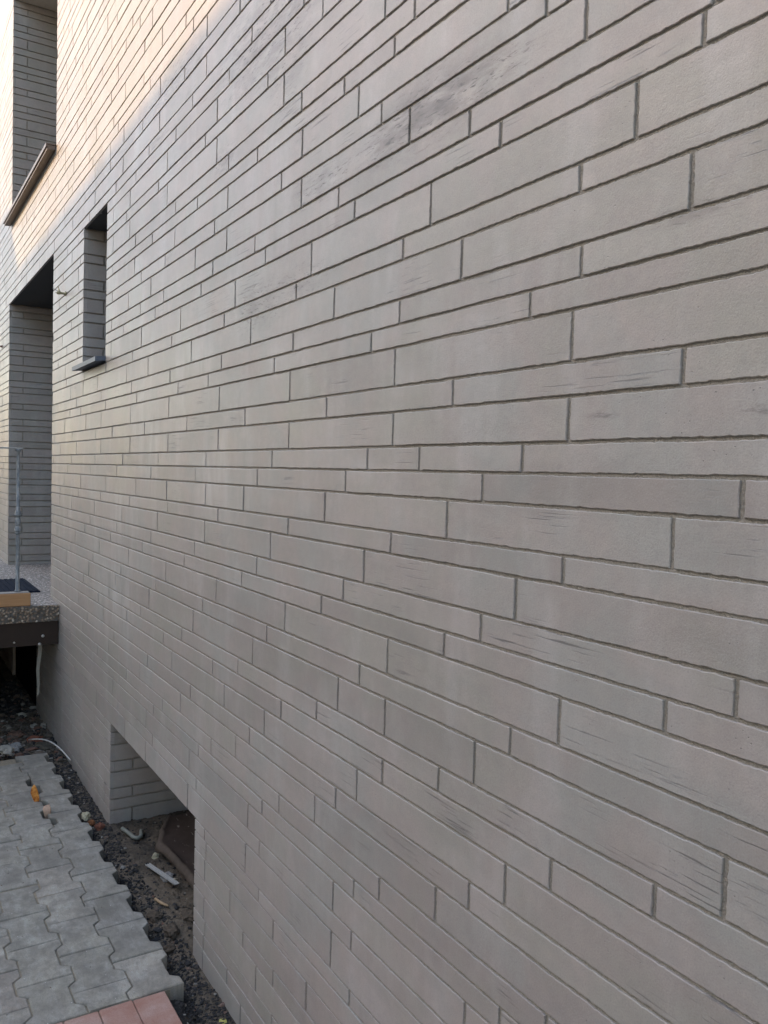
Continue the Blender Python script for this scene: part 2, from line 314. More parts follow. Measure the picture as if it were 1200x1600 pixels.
NICHE=(-4.142,-2.872,-1.90,-1.275); CELL=(-7.52,-6.33,-1.90,-1.16)
OPEN=[DOOR,WIN,UP,NICHE,CELL]
MOD=.572; GAP=.0088; HG=.0064
rnd=random.Random(5)
def row_joints(k):
    J=sorted(ROWS.get(k,[])); out=[]
    if not J: J=[-2.8+rnd.random()*MOD]
    for a,b in zip(J,J[1:]):
        out.append(a); g=b-a
        if g>.68:
            n=max(1,round(g/MOD))
            for i in range(1,n): out.append(a+g*i/n)
    out.append(J[-1]); x=J[-1]
    while x<WX1: x+=.557*(1 if rnd.random()>.1 else .42); out.append(x)
    x=J[0]
    while x>WX0: x-=.578*(1 if rnd.random()>.13 else (.38 if rnd.random()<.5 else .62)); out.append(x)
    return sorted(out)
def wob(s,seed,amp):
    return amp*(noise.noise(Vector((s*9,seed,0)))*1.1+noise.noise(Vector((s*42,seed,3)))*.85+noise.noise(Vector((s*130,seed,7)))*1.5)
def brick(mb, to3, u0,u1,v0,v1, depth, tint, step, amp, seed):
    """one facing brick: ragged outline, small arris, front a hair in or out of plane"""
    P=[]
    def side(a,b,n,horiz,c,sd,sign):
        for i in range(n):
            t=a+(b-a)*i/n; w=wob(t+sd,seed+sd,amp) if 0<i else 0
            P.append((t,c+w) if horiz else (c+w,t))
    nu=max(1,int((u1-u0)/step)); nv=max(1,int((v1-v0)/step))
    side(u0,u1,nu,True,v0,.1,1); side(v0,v1,nv,False,u1,3.3,1); side(u1,u0,nu,True,v1,6.7,1); side(v1,v0,nv,False,u0,9.1,1)
    n=len(P); cu_=(u0+u1)/2; cv=(v0+v1)/2; bev=.0011
    tx=(rnd.random()-.5)*.0012; tz=(rnd.random()-.5)*.0012; off=(rnd.random()-.5)*.0012
    def w(u,v): return off+tx*(u-cu_)/.3+tz*(v-cv)/.04
    V=[]
    for (u,v) in P: V.append(to3(u,v,depth))
    for (u,v) in P: V.append(to3(u,v,w(u,v)+.0009))
    for (u,v) in P:
        uu=u+(bev if u<cu_-(u1-u0)*.5+bev*2 else (-bev if u>cu_+(u1-u0)*.5-bev*2 else 0))
        vv=v+(bev if v<cv else -bev)
        V.append(to3(uu,vv,w(u,v)))
    Fc=[]
    for a in (0,n):
        for i in range(n): Fc.append([a+i,a+(i+1)%n,a+n+(i+1)%n,a+n+i])
    Fc.append([2*n+i for i in range(n)])
    mb.add(V,Fc,0,tint)

house=tag(empty('brick_house',(0,0,GZ)),'long house wall of slim grey bricks with sunlit upper storey, doorway and window openings','house')
M_brick=mat_brick(); M_mortar=mat_mortar()
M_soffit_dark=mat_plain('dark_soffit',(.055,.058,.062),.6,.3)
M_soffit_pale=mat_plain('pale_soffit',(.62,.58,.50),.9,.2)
wall=MB()
front=lambda u,v,w:(u,w,v)
for k in range(len(Z)-1):
    zt=Z[k]-HG; zb=Z[k+1]
    if k==len(Z)-2: zb=-1.95
    J=row_joints(k)
    cuts=[(o[0],o[1],o) for o in OPEN if o[2]<zt-.004 and o[3]>zb+.012]
    for a,b in zip(J,J[1:]):
        xa,xb=a+GAP/2,b-GAP/2
        segs=[(xa,xb)]
        for c0,c1,o in cuts:
            new=[]
            for (p,q) in segs:
                if q<=c0 or p>=c1: new.append((p,q))
                else:
                    if p<c0: new.append((p,c0))
                    if q>c1: new.append((c1,q))
            segs=new
        for p,q in segs:
            if q-p<.012: continue
            if p<-12.9 and False: continue
            near=max(.3,math.hypot(1.0,(p+q)/2)); tint=min(1,max(0,rnd.gauss(.5,.23)))
            zc=(zt+zb)/2; dist=math.sqrt(1+((p+q)/2)**2+zc*zc)
            if q>-3.2 and q<.6: step,amp=.0045,.00105
            elif q>-5.2: step,amp=.018,.0011
            else: step,amp=.09,.0008
            if p in (o[1] for _,_,o in cuts) or q in (o[0] for _,_,o in cuts): amp*=.5
            zb2,zt2=zb,zt
            brick(wall,front,p,q,zb2,zt2,.020,tint,step,amp,k*7.7+p*3.1)
# brick returns of the openings
def jamb(o,side,depth):
    x=o[0] if side<0 else o[1]; sgn=1 if side<0 else -1
    to3=lambda u,v,w:(x-sgn*w,u,v)
    for k in range(len(Z)-1):
        zt=Z[k]-HG; zb=Z[k+1]
        if k==len(Z)-2: zb=-1.95
        if zt<=o[2]+.004 or zb>=o[3]-.004: continue
        if k%2==0: cut=[.0205,.113,depth]
        else: cut=[.0205,depth]
        cut=sorted(set(cut))
        if depth<=.3: cut=[.0205,.113,depth] if k%2==0 else [.0205,depth]
        for i,(a,b) in enumerate(zip(cut,cut[1:])):
            aa=a if i==0 else a+GAP/2; bb=b+.0 if b==depth else b-GAP/2
            if bb-aa<.01: continue
            step=.012 if o is NICHE else .05
            brick(wall,to3,aa,bb,zb,min(zt-.0022,o[3]-.001),.02,min(1,max(0,rnd.gauss(.42,.22))),step,.0009,k*3.1+x)
DEP={id(DOOR):.42,id(WIN):.24,id(UP):.62,id(NICHE):.50,id(CELL):.03}
for o in OPEN:
    if o is CELL: continue
    for sd_ in (-1,1): jamb(o,sd_,DEP[id(o)])
# mortar bed behind the facing, with the openings left out
mo=.0040
xs=sorted({WX0,WX1}|{o[0]-mo for o in OPEN}|{o[1]+mo for o in OPEN}); zs=sorted({-2.0,3.952}|{max(-2.0,o[2]-mo) for o in OPEN}|{o[3]+mo for o in OPEN})
for a,b in zip(xs,xs[1:]):
    for c,d in zip(zs,zs[1:]):
        mx,mz=(a+b)/2,(c+d)/2
        if any(o[0]-mo<mx<o[1]+mo and o[2]-mo<mz<o[3]+mo for o in OPEN): continue
        wall.quad((a,mo,c),(b,mo,c),(b,mo,d),(a,mo,d),1)
for o in OPEN:
    x0,x1,z0,z1=o[0]-mo,o[1]+mo,o[2],o[3]; D=DEP[id(o)]
    mj=.010-mo; wall.quad((x0-mj,mo+.0005,z0),(x0-mj,D,z0),(x0-mj,D,z1+mo),(x0-mj,mo+.0005,z1+mo),1)
    wall.quad((x1+mj,mo+.0005,z0),(x1+mj,D,z0),(x1+mj,D,z1+mo),(x1+mj,mo+.0005,z1+mo),1)
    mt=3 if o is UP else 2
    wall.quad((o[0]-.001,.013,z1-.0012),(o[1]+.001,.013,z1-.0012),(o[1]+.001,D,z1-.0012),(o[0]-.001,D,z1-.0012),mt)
    wall.quad((x0,mo,z1+mo),(x1,mo,z1+mo),(x1,D,z1+mo),(x0,D,z1+mo),1)
    if o not in (NICHE,CELL,DOOR): wall.quad((x0,mo,z0+.001),(x1,mo,z0+.001),(x1,D,z0+.001),(x0,D,z0+.001),1)
# rest of the house body behind the facing
wall.quad((WX0,mo,3.952),(WX1,mo,3.952),(WX1,7,3.952),(WX0,7,3.952),1)
wall.quad((WX0,mo,-2),(WX0,7,-2),(WX0,7,3.952),(WX0,mo,3.952),1)
wall.quad((WX1,mo,-2),(WX1,7,-2),(WX1,7,3.952),(WX1,mo,3.952),1)
wall.quad((WX0,7,-2),(WX1,7,-2),(WX1,7,3.952),(WX0,7,3.952),1)
def place(mb,name,mats,parent,recalc=True):
    l=parent.matrix_world.translation
    shiftv=(l[0],l[1],l[2]); o=mb.build(name,mats,parent,recalc); o.location=(-shiftv[0],-shiftv[1],-shiftv[2]); return o
w_o=place(wall,'wall',[M_brick,M_mortar,M_soffit_dark,M_soffit_pale],house)

M_frame=mat_plain('window_frame_grey',(.045,.048,.052),.45,.5)
g=NT('window_glass'); M_glass=g.fin((.02,.024,.028),.06,.6)
M_door=mat_plain('door_leaf_grey',(.07,.075,.08),.5,.4)
def window(o,y,name='window'):
    x0,x1,z0,z1=o; z0=max(z0,-1.95)
    f=MB(); b=.06
    f.box(x0+.001,x1-.001,y,y+.07,z0+.001,z0+b); f.box(x0+.001,x1-.001,y,y+.07,z1-b,z1-.004)
    f.box(x0+.001,x0+b,y+.001,y+.069,z0+b,z1-b); f.box(x1-b,x1-.001,y+.001,y+.069,z0+b,z1-b)
    if x1-x0>1: f.box((x0+x1)/2-.04,(x0+x1)/2+.04,y+.002,y+.068,z0+b,z1-b)
    fo=place(f,name,M_frame,house)
    p=MB(); p.box(x0+b,x1-b,y+.03,y+.04,z0+b,z1-b); po=p.build('pane',M_glass,fo)
    return fo
window(WIN,.17); window(UP,.54); window((NICHE[0],NICHE[1],-1.62,NICHE[3]),.43,'basement_window')
dr=MB(); dr.box(DOOR[0]+.001,DOOR[1]-.001,.36,.41,DOOR[2]+.001,DOOR[3]-.003)
do=place(dr,'door',M_door,house)
h=MB(); h.tube([(DOOR[1]-.14,.36,.1),(DOOR[1]-.14,.30,.1),(DOOR[1]-.26,.30,.1)],.011); h.build('handle',M_frame,do)
cd=MB(); cd.box(CELL[0]+.001,CELL[1]-.001,.022,.10,-1.95,CELL[3]-.003); place(cd,'cellar_dark_panel',mat_plain('cellar_shade_black',(.008,.009,.011),.9,.05),house)  # black panel stands in for the darkness inside the cellar opening

# sills
M_slate=mat_plain('blue_slate',(.085,.11,.15),.5,.5,0,.3,60,.3)
s=MB()
x0,x1=WIN[0]-.03,WIN[1]+.004
def wedge(mb,x0,x1,y0,y1,zt0,zt1,zb0,zb1,mat=0):   # y0 = outer edge
    v=[(x0,y0,zb0),(x1,y0,zb0),(x1,y0,zt0),(x0,y0,zt0),(x0,y1,zb1),(x1,y1,zb1),(x1,y1,zt1),(x0,y1,zt1)]
    mb.add(v,[(0,1,2,3),(4,7,6,5),(0,3,7,4),(1,5,6,2),(3,2,6,7),(0,4,5,1)],mat)
wedge(s,x0,x1,-.052,.17,.553,.580,.530,.5575)
so_=place(s,'window_sill',M_slate,house); so_['label']='blue slate sill'
s=MB(); M_sillbrown=mat_plain('brown_metal_sill',(.12,.095,.078),.45,.5)
wedge(s,-7.80,-5.745,-.062,.54,2.060,2.10,2.052,2.086)
wedge(s,-7.80,-5.745,-.062,-.054,2.052,2.054,2.038,2.038)
wedge(s,-7.79,-5.75,-.053,-.003,2.0515,2.0525,2.022,2.028)
us=place(s,'window_sill',M_sillbrown,house); us['label']='long brown sill under the sunlit upper window'

# ------------------------------------------------------------------ landing at the door
land=tag(empty('entrance_landing',(-6.9,-.6,GZ)),'raised entrance landing of exposed pebble concrete on a dark brown beam','landing')
M_agg=mat_aggregate(); M_aggd=mat_aggregate('broken_aggregate',True)
M_beam=mat_plain('dark_brown_beam',(.034,.024,.019),.6,.25)
sl=MB(); LX0,LX1,LY=-8.6,-5.487,-1.25
nx,ny=150,1
# front face of broken pebbles, slightly rough
sl.box(LX0,LX1-.012,LY,-.0015,-.984,-.885,0)
sl.box(LX0,LX1-.5,-.0014,.36,-.96,-.8855,0)
sl.box(-5.99,-5.81,-.0014,.36,-.96,-.8855,0)
N=130
Fv=[];Ff=[]
rows_=9
for i in range(N+1):
    for j in range(rows_):
        y=LY+(-.002-LY)*i/N; z=-.984+.099*j/(rows_-1)
        dx=noise.noise(Vector((y*70,z*70,1)))*.006+noise.noise(Vector((y*25,z*25,4)))*.004
        if j in (0,): dx*=.6
        Fv.append((LX1-.002+dx,y,z+(noise.noise(Vector((y*60,5,2)))*.003 if j in (0,rows_-1) else 0)))
for i in range(N):
    for j in range(rows_-1):
        Ff.append([i*rows_+j,(i+1)*rows_+j,(i+1)*rows_+j+1,i*rows_+j+1])
base=len(Fv)
for i in range(N+1):
    y=LY+(-.002-LY)*i/N; Fv.append((LX1-.03,y,-.8846)); Fv.append((LX1-.03,y,-.9845))
for i in range(N):
    Ff.append([i*rows_+rows_-1,(i+1)*rows_+rows_-1,base+2*(i+1),base+2*i]); Ff.append([i*rows_,(i+1)*rows_,base+2*(i+1)+1,base+2*i+1])
sl.add(Fv,Ff,1)
place(sl,'slab',[M_agg,M_aggd],land)
bm_=MB(); bm_.box(LX1-.022,LX1-.014,LY,-.004,-1.134,-.986); bm_.box(LX1-.09,LX1-.023,LY,-.004,-1.000,-.9865); bm_.box(LX1-.09,LX1-.023,LY,-.004,-1.134,-1.122)
bm_.box(LX0,LX1-.1,LY+.0,LY+.01,-1.134,-.9862)
place(bm_,'beam',M_beam,land)
M_bolt=mat_plain('zinc_bolt',(.45,.44,.40),.5,.5,.3)
for (y,z,r) in ((-.096,-1.077,.0095),(-.262,-1.106,.006),(-.115,-1.128,.010)):
    b=MB()
    b.lathe([(0,r),(.006,r),(.009,r*.6)],(LX1-.014,y,z),10,axis='x')
    place(b,'bolt',M_bolt,land)
ps=MB(); ps.box(-8.55,-8.3,LY,-.006,-1.9,-.986); ps.box(-8.29,-5.62,LY+.015,LY+.14,-1.9,-.9865)
place(ps,'support_wall',mat_plain('rough_support',(.06,.06,.062),.9,.2,0,.3,12,.5,.01),land)

# mat on the landing
mt=MB(); mx0,mx1,my0,my1=-6.80,-6.085,-1.0,-.018; n=26
mt.box(mx0,mx1,my0,my1,-.8848,-.876)
for i in range(n):
    y=my0+(my1-my0)*(i+.2)/n; mt.box(mx0+.008,mx1-.008,y,y+(my1-my0)*.5/n,-.8759,-.871)
M_mat=mat_plain('blue_black_rubber',(.012,.018,.032),.9,.08,0,.5,8)
l=(-6.44,-.5,-.8848); o=shift(mt,l).build('door_mat',M_mat); o.location=l
tag(o,'dark blue black ribbed rubber mat lying on the pebble landing','door mat')

# block under the railing
bk=MB(); bk.box(-5.585,-5.512,-.95,-.166,-.8838,-.803,0,.5,.004)
bk.box(-5.582,-5.516,-.95,-.172,-.8028,-.7985,1,.5,.002)
s_=NT('tan_wood'); gr=s_.noise(s_.mapping(s_.co,(30,2,60)),3,4,.6); c=s_.mix(gr,(.34,.19,.09),(.55,.33,.17)); M_tan=s_.fin(c,.75,.25,s_.bump(gr,.2,.001))
l=(-5.55,-.55,-.8838); o=shift(bk,l).build('timber_block',[M_tan,mat_plain('grey_render_smear',(.30,.29,.27),.9,.2,0,.3,90,.6,.003)]); o.location=l
tag(o,'tan orange timber block on the edge of the landing under the railing post','timber block')

# railing
rail=tag(empty('railing',(-5.56,-.55,-.80)),'weathered blue grey metal railing with one turned post and a thin flat top rail','railing')
s_=NT('weathered_galvanised'); n=s_.noise(s_.mapping(s_.co,(40,40,9)),2,5,.7); c=s_.ramp(n,[(.3,(.12,.145,.17)),(.5,(.21,.24,.26)),(.66,(.38,.40,.40)),(.8,(.14,.135,.12))])
M_galv=s_.fin(c,.55,.5,s_.bump(n,.3,.001),.25)
hr=MB(); hr.box(-5.582,-5.552,-1.2,-.208,.093,.1015,0,.5,.002); place(hr,'handrail',mat_plain('pale_rail',(.36,.37,.36),.5,.5,.2,.25,40),rail)
def post(y):
    p=MB(); r=.0115
    prof=[(-.798,.019),(-.790,.017),(-.784,r*1.05),(-.55,r*.95),(-.445,r*1.0),(-.436,r),(-.434,.0175),(-.428,.0185),(-.424,.014),(-.421,.0205),(-.414,.0215),(-.409,.020),
          (-.385,.0145),(-.381,.013),(-.378,.0185),(-.372,.0185),(-.370,.0150),(-.366,.0190),(-.360,.0190),(-.357,.0155),(-.353,.0185),(-.347,.0180),(-.336,.0140),(-.325,.0135),(-.322,.021),(-.313,.0215),(-.308,.016),(-.300,.019),(-.294,.0165),(-.288,r),(.04,r*.9),(.075,r*.8),(.080,.017),(.0925,.02)]
    p.lathe(prof,(-5.567,y,0),20); return place(p,'baluster',M_galv,rail)
for y in (-.236,-.60,-.96): post(y)

# strap hanging below the beam
st=MB(); V=[];Fc=[]; n=16
for i in range(n+1):
    t=i/n; z=-1.115-.36*t; a=.25+.9*t; wd=.024*(1-.25*t)*(1 if i<n else .3)*(.7 if i==n-2 else 1); cx=-5.58; cy=-.100-.012*t+.004*math.sin(t*9)
    for sx in (-1,1):
        for sy in (-1,1):
            V.append((cx+sx*wd*.5*math.sin(a)*.6+sy*.0012, cy+sx*wd*.5*math.cos(a*.7), z))
for i in range(n):
    q=[i*4,i*4+1,i*4+3,i*4+2]; r=[x+4 for x in q]
    for k in range(4): Fc.append([q[k],q[(k+1)%4],r[(k+1)%4],r[k]])
Fc.append([0,1,3,2]); Fc.append([n*4,n*4+1,n*4+3,n*4+2]); st.add(V,Fc)
l=(-5.58,-.1,-1.3); o=shift(st,l).build('strap',mat_plain('dirty_white_strap',(.25,.245,.21),.85,.2,0,.25,50)); o.location=l
tag(o,'dirty white cloth strap hanging down from under the landing beam','strap')

# ------------------------------------------------------------------ small fittings on the wall
M_brass=mat_plain('old_brass',(.30,.28,.17),.4,.6,.55,.35,90)
M_steel=mat_plain('dull_steel',(.30,.29,.28),.5,.5,.6)
def fitting(loc,label,body_m,k=1.0):
    e=tag(empty('wall_fitting',loc),label,'wall fitting')
    p=MB(); p.lathe([(0.0,.017*k),(-.006,.018*k),(-.009,.010*k),(-.018,.009*k),(-.034,.011*k),(-.040,.013*k),(-.052,.012*k),(-.056,.006*k)],(0,0,0),16,axis='y')
    p.tube([(0,-.045*k,.0),(-.012*k,-.050*k,.022*k),(-.022*k,-.052*k,.046*k)],[.009*k,.0065*k,.0025*k],10)
    b=p.build('body',body_m,e)
    q=MB(); q.tube([(0,-.05*k,.006*k),(-.006*k,-.070*k,.018*k),(-.01*k,-.095*k,.034*k)],[.0042*k,.003*k,.0022*k],8); q.tube([(.004*k,-.05*k,-.004*k),(.0,-.065*k,-.002*k),(-.006*k,-.078*k,.004*k)],[.004*k,.0025*k,.002*k],8)
    q.build('prong',M_steel,e)
fitting((-5.372,0.0,1.047),'brass hook fitting with thin prongs on the grey wall between doorway and small window',M_brass,.8)
fitting((-8.31,0.0,1.068),'small rusty brown fitting on the wall beyond the doorway',mat_plain('rusty_fitting',(.13,.06,.045),.7,.3),.7)

# ------------------------------------------------------------------ paving
M_pav=mat_paver(); M_red=mat_red(); M_sand=mat_plain('joint_sand',(.27,.235,.175),.95,.1,0,.5,70,.9,.004)
pav=MB(); PX0=-2.846; PER=.2335; PW=.1545; TH=.0135; prnd=random.Random(3)
def zig(k,X,sh=0):
    """y of zigzag line k at X"""
    yc=-.1295-PW*k; sg=1 if k%2==0 else -1
    ph=((X-PX0)/PER+.5)%1.0-.5; a=abs(ph)*PER        # distance from the tooth centre
    v=1 if a<.043 else (-1 if a>.066 else 1-2*(a-.043)/.023)
    return yc+sg*v*TH
def stone(c,x0,x1,gap=.0022):
    """one stone of column c between straight joints x0..x1"""
    keys=[]
    base=PX0+math.floor((x0-PX0)/PER-1)*PER
    for q in range(5):
        for dlt in (-.066,-.043,.043,.066): keys.append(base+q*PER+dlt)
    xs=[x0+gap]+[x for x in sorted(keys) if x0+gap*2<x<x1-gap*2]+[x1-gap]
    xs2=[]
    for a,b in zip(xs,xs[1:]):
        m_=max(1,int((b-a)/.018)); xs2+= [a+(b-a)*i/m_ for i in range(m_)]
    xs2.append(xs[-1]); j=lambda:(prnd.random()-.5)*.0012
    A=[(x,zig(c,x)-gap+j()) for x in xs2]; B=[(x,zig(c+1,x)+gap+j()) for x in reversed(xs2)]
    if c==0:
        B=[(x,y+(.024 if -4.78<x<-4.12 else 0)) for x,y in B]
        A=[(x+j()*2,y+j()*2) for x,y in A]
    P=A+B; n=len(P); z=PZ+(prnd.random()-.5)*.004; ax=(prnd.random()-.5)*.03; ay=(prnd.random()-.5)*.045
    cx=sum(p[0] for p in P)/n; cy=sum(p[1] for p in P)/n; be=.0035
    def zz(x,y): return z+ax*(x-cx)+ay*(y-cy)
    V=[(x,y,PZ-.075) for x,y in P]+[(x,y,zz(x,y)-be) for x,y in P]
    for x,y in P:
        dx,dy=cx-x,cy-y; V.append((x+(be if x<cx-.09 else (-be if x>cx+.09 else 0)),y+(be if dy>0 else -be),zz(x,y)))
    Fc=[]
    for a in (0,n):
        for i in range(n): Fc.append([a+i,a+(i+1)%n,a+n+(i+1)%n,a+n+i])
    Fc.append([2*n+i for i in range(n)])
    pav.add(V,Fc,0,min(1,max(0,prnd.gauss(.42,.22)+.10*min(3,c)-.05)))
XE=-2.6125
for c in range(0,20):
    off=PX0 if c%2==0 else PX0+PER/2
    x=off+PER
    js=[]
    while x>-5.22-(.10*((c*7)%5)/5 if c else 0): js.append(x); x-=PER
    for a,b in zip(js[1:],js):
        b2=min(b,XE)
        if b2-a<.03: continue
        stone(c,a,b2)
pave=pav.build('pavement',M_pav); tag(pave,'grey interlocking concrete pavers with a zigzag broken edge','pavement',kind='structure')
sd2=MB()
sd2.box(-5.16,-2.613,-3.2,-.30,PZ-.07,PZ-.0048); sd2.box(-4.12,-2.613,-.2995,-.165,PZ-.07,PZ-.0085); sd2.box(-5.1,-4.80,-.2995,-.165,PZ-.07,PZ-.0085)
sd2.box(-2.6125,-1.0,-3.2,-.19,PZ-.07,PZ-.0085)
tag(sd2.build('paving_sand',M_sand),kind='structure')
rp=MB()
# red border course across the end of the grey paving
y=-.1835
for i in range(28):
    y1=y-.1065; x=-2.6105
    for q in range(2):
        rp.box(x+.0015,x+.2135,y1+.0015,y-.0015,PZ-.075,PZ+(prnd.random()-.5)*.003-.001,0,prnd.random(),.003); x+=.2150
    y=y1
x=-2.6105+.43
gp=MB()
while x<-.9:
    y=-.1835-.0001
    while y>-3.1:
        rp.box(x+.0015,x+.2135,y-.105,y-.0015,PZ-.075,PZ+(prnd.random()-.5)*.003,0,prnd.random(),.003); y-=.1065
    x+=.215
tag(rp.build('red_pavement',M_red),kind='structure')

# ------------------------------------------------------------------ soil
def soil_h(x,y):
    h=GZ+.011*noise.noise(Vector((x*6,y*6,0)))+.009*noise.noise(Vector((x*22,y*22,3)))+.005*noise.noise(Vector((x*70,y*70,5)))
    h+=.003*noise.noise(Vector((x*160,y*160,8)))
    h+=.020*math.exp(-((x+3.15)/.22)**2-((y-.02)/.07)**2)-.012*math.exp(-((y+.10)/.035)**2)
    h-=.01*math.exp(-((x+2.6)/.3)**2)
    h+=.052*math.exp(-((x+2.53)/.13)**2-((y+.165)/.045)**2)
    if x<-5.15: h+=.018*max(0,noise.noise(Vector((x*9,y*9,11))))+.010*noise.noise(Vector((x*30,y*30,1)))
    if x<-5.0 and y>-.2: h-=.0
    return h
def soil_t(x,y):
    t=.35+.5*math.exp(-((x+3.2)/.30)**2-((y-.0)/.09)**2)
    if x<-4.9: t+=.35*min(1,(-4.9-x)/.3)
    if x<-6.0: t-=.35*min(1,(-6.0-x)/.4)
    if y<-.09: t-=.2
    return max(0,min(1,t))
def soil_grid(x0,x1,y0,y1,st,mb):
    nx=int((x1-x0)/st); ny=int((y1-y0)/st); V=[];Fc=[];base=len(mb.v)
    for i in range(nx+1):
        for j in range(ny+1):
            x=x0+(x1-x0)*i/nx; y=y0+(y1-y0)*j/ny; V.append((x,y,soil_h(x,y)))
    mb.v.extend(V)
    for i in range(nx):
        for j in range(ny):
            a=base+i*(ny+1)+j; mb.f.append([a,a+ny+1,a+ny+2,a+1]); mb.m.append(0); mb.sm.append(True)
            mb.t.append(soil_t(V[i*(ny+1)+j][0],V[i*(ny+1)+j][1]))
M_soil=mat_soil()
so1=MB(); soil_grid(-5.2,-1.6,-.22,.50,.0075,so1); soil_grid(-9.0,-5.2,-1.7,.45,.02,so1)
tag(so1.build('soil',M_soil,None,False),kind='structure')
g2=MB(); g2.quad((-400,-400,-1.84),(400,-400,-1.84),(400,400,-1.84),(-400,400,-1.84))
tag(g2.build('ground',mat_plain('yard_ground',(.12,.115,.10),.95,.2,0,.3,3,.4,.01)),kind='structure')
yd=MB(); yd.quad((-5.2,-30,-1.765),(8,-30,-1.765),(8,-3.15,-1.765),(-5.2,-3.15,-1.765)); 
tag(yd.build('yard',mat_plain('yard_concrete',(.40,.31,.23),.9,.2,0,.15,3)),kind='structure')

# rubble: crumbs and pebbles nobody could count
ICO=None
def ico():
    t=(1+5**.5)/2; v=[(-1,t,0),(1,t,0),(-1,-t,0),(1,-t,0),(0,-1,t),(0,1,t),(0,-1,-t),(0,1,-t),(t,0,-1),(t,0,1),(-t,0,-1),(-t,0,1)]
    f=[(0,11,5),(0,5,1),(0,1,7),(0,7,10),(0,10,11),(1,5,9),(5,11,4),(11,10,2),(10,7,6),(7,1,8),(3,9,4),(3,4,2),(3,2,6),(3,6,8),(3,8,9),(4,9,5),(2,4,11),(6,2,10),(8,6,7),(9,8,1)]
    L=math.sqrt(1+t*t); return [(a/L,b/L,c/L) for a,b,c in v],f
IV,IF=ico()
rb=MB(); rr=random.Random(9)
def crumb(mb,x,y,z,r,tint,rr,flat=.7):
    sx,sy,sz=r*rr.uniform(.6,1.3),r*rr.uniform(.6,1.3),r*flat*rr.uniform(.6,1.2); an=rr.uniform(0,6.28); ca,sa=math.cos(an),math.sin(an); V=[]
    for a,b,c in IV:
        k=rr.uniform(.72,1.18); X,Y,W=a*sx*k,b*sy*k,c*sz*k; V.append((x+X*ca-Y*sa,y+X*sa+Y*ca,z+W))
    mb.add(V,IF,0,tint)
for i in range(8500):
    x=rr.uniform(-5.25,-2.2); y=rr.uniform(-.155,-.004) if rr.random()<.72 or not -4.13<x<-2.89 else rr.uniform(-.1,.40)
    r=abs(rr.gauss(0,.0034))+.0013
    if rr.random()<.05: r*=2.0
    p=soil_t(x,y); tt=rr.random()
    tint=(tt*.42 if rr.random()>p*.75 else .40+tt*.36)
    if rr.random()<.03: tint=.80+.2*rr.random()
    crumb(rb,x,y,soil_h(x,y)+r*.2,r,tint,rr)
for i in range(5200):
    x=rr.uniform(-7.3,-5.15); y=rr.uniform(-.75,-.004)
    r=abs(rr.gauss(0,.010))+.003
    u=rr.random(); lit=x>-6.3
    tint=u*.45 if rr.random()<(.25 if lit else .7) else (.5+.3*u if rr.random()<.8 else .8+.2*u)  # crumbs deeper under the landing are tinted darker, its shade put into colour
    crumb(rb,x,y,soil_h(x,y)+r*.3,r,tint,rr)
for i in range(260):
    x=rr.uniform(-2.6,-5.1); y=rr.uniform(-.75,-.15); r=abs(rr.gauss(0,.0012))+.0006
    crumb(rb,x,y,PZ+.0015,r,.55+.45*rr.random(),rr)
tag(rb.build('rubble',mat_rubble(),None,True),'dark crumbs of soil, cinders and pebbles in the strip between paving and wall','rubble',kind='stuff')

# larger pieces one can pick out
def rock(name,x,y,r,mat,label,cat,sz=(1,1,.7),seed=1,rot=0,z=None,sub=2):
    import bmesh
    bm=bmesh.new(); bmesh.ops.create_icosphere(bm,subdivisions=sub+1,radius=1)
    ca,sa=math.cos(rot),math.sin(rot)
    for v in bm.verts:
        p=v.co.copy(); k=1+.42*noise.noise(p*1.4+Vector((seed*3.1,0,0)))+.26*noise.noise(p*3.3+Vector((0,seed,0)))+.10*noise.noise(p*8)
        p=Vector((p.x*k*sz[0],p.y*k*sz[1],p.z*k*sz[2]))*r; v.co=Vector((p.x*ca-p.y*sa,p.x*sa+p.y*ca,p.z))
    me=bpy.data.meshes.new(name); bm.to_mesh(me); bm.free(); me.materials.append(mat)
    o=bpy.data.objects.new(name,me); scene.collection.objects.link(o)
    o.location=(x,y,(soil_h(x,y)+r*sz[2]*.45) if z is None else z); tag(o,label,cat); return o
Mst=mat_plain('pale_lime_stone',(.38,.36,.26),.85,.2,0,.25,60,.5,.003); Mgr=mat_plain('grey_stone',(.27,.27,.26),.8,.3,0,.3,40,.5,.003)
Mdk=mat_plain('brown_clod',(.105,.085,.065),.95,.1,0,.35,50,.8,.006); Mbr=mat_plain('brick_fragment',(.20,.085,.055),.9,.2,0,.3,50,.6,.004); Mwh=mat_plain('white_mortar_lump',(.33,.32,.28),.9,.2,0,.2,60,.6,.004)
rock('stone',-4.145,-.112,.021,Mst,'pale yellow stone lodged on the paver edge opposite the basement opening','stone',(1.2,1,.9),1,z=PZ-.004)
rock('stone',-3.70,.105,.017,Mst,'small pale yellow stone on dark rubble inside the basement opening','stone',(1,.9,.9),2)
rock('stone',-3.455,.085,.028,Mgr,'rounded grey stone just behind the white plastic strip','stone',(1.2,.9,.6),3)
rock('stone',-3.405,.102,.016,mat_plain('tan_stone',(.42,.35,.25),.85,.2),'tan stone touching the rounded grey stone','stone',(.8,.8,1),4)
rock('brick_fragment',-4.11,-.055,.022,Mbr,'dark red brick fragment at the corner of the basement opening','brick fragment',(1,1,.9),5)
rock('brick_fragment',-4.20,-.075,.019,mat_plain('orange_brick',(.25,.11,.05),.9,.2,0,.3),'orange brick crumb in front of the dark red fragment beside the basement opening','brick fragment',(1.2,1,.8),6)
rock('clod',-3.17,-.055,.024,Mdk,'brown clod of earth below the pale twig','clod',(1.3,1,.8),7,.5)
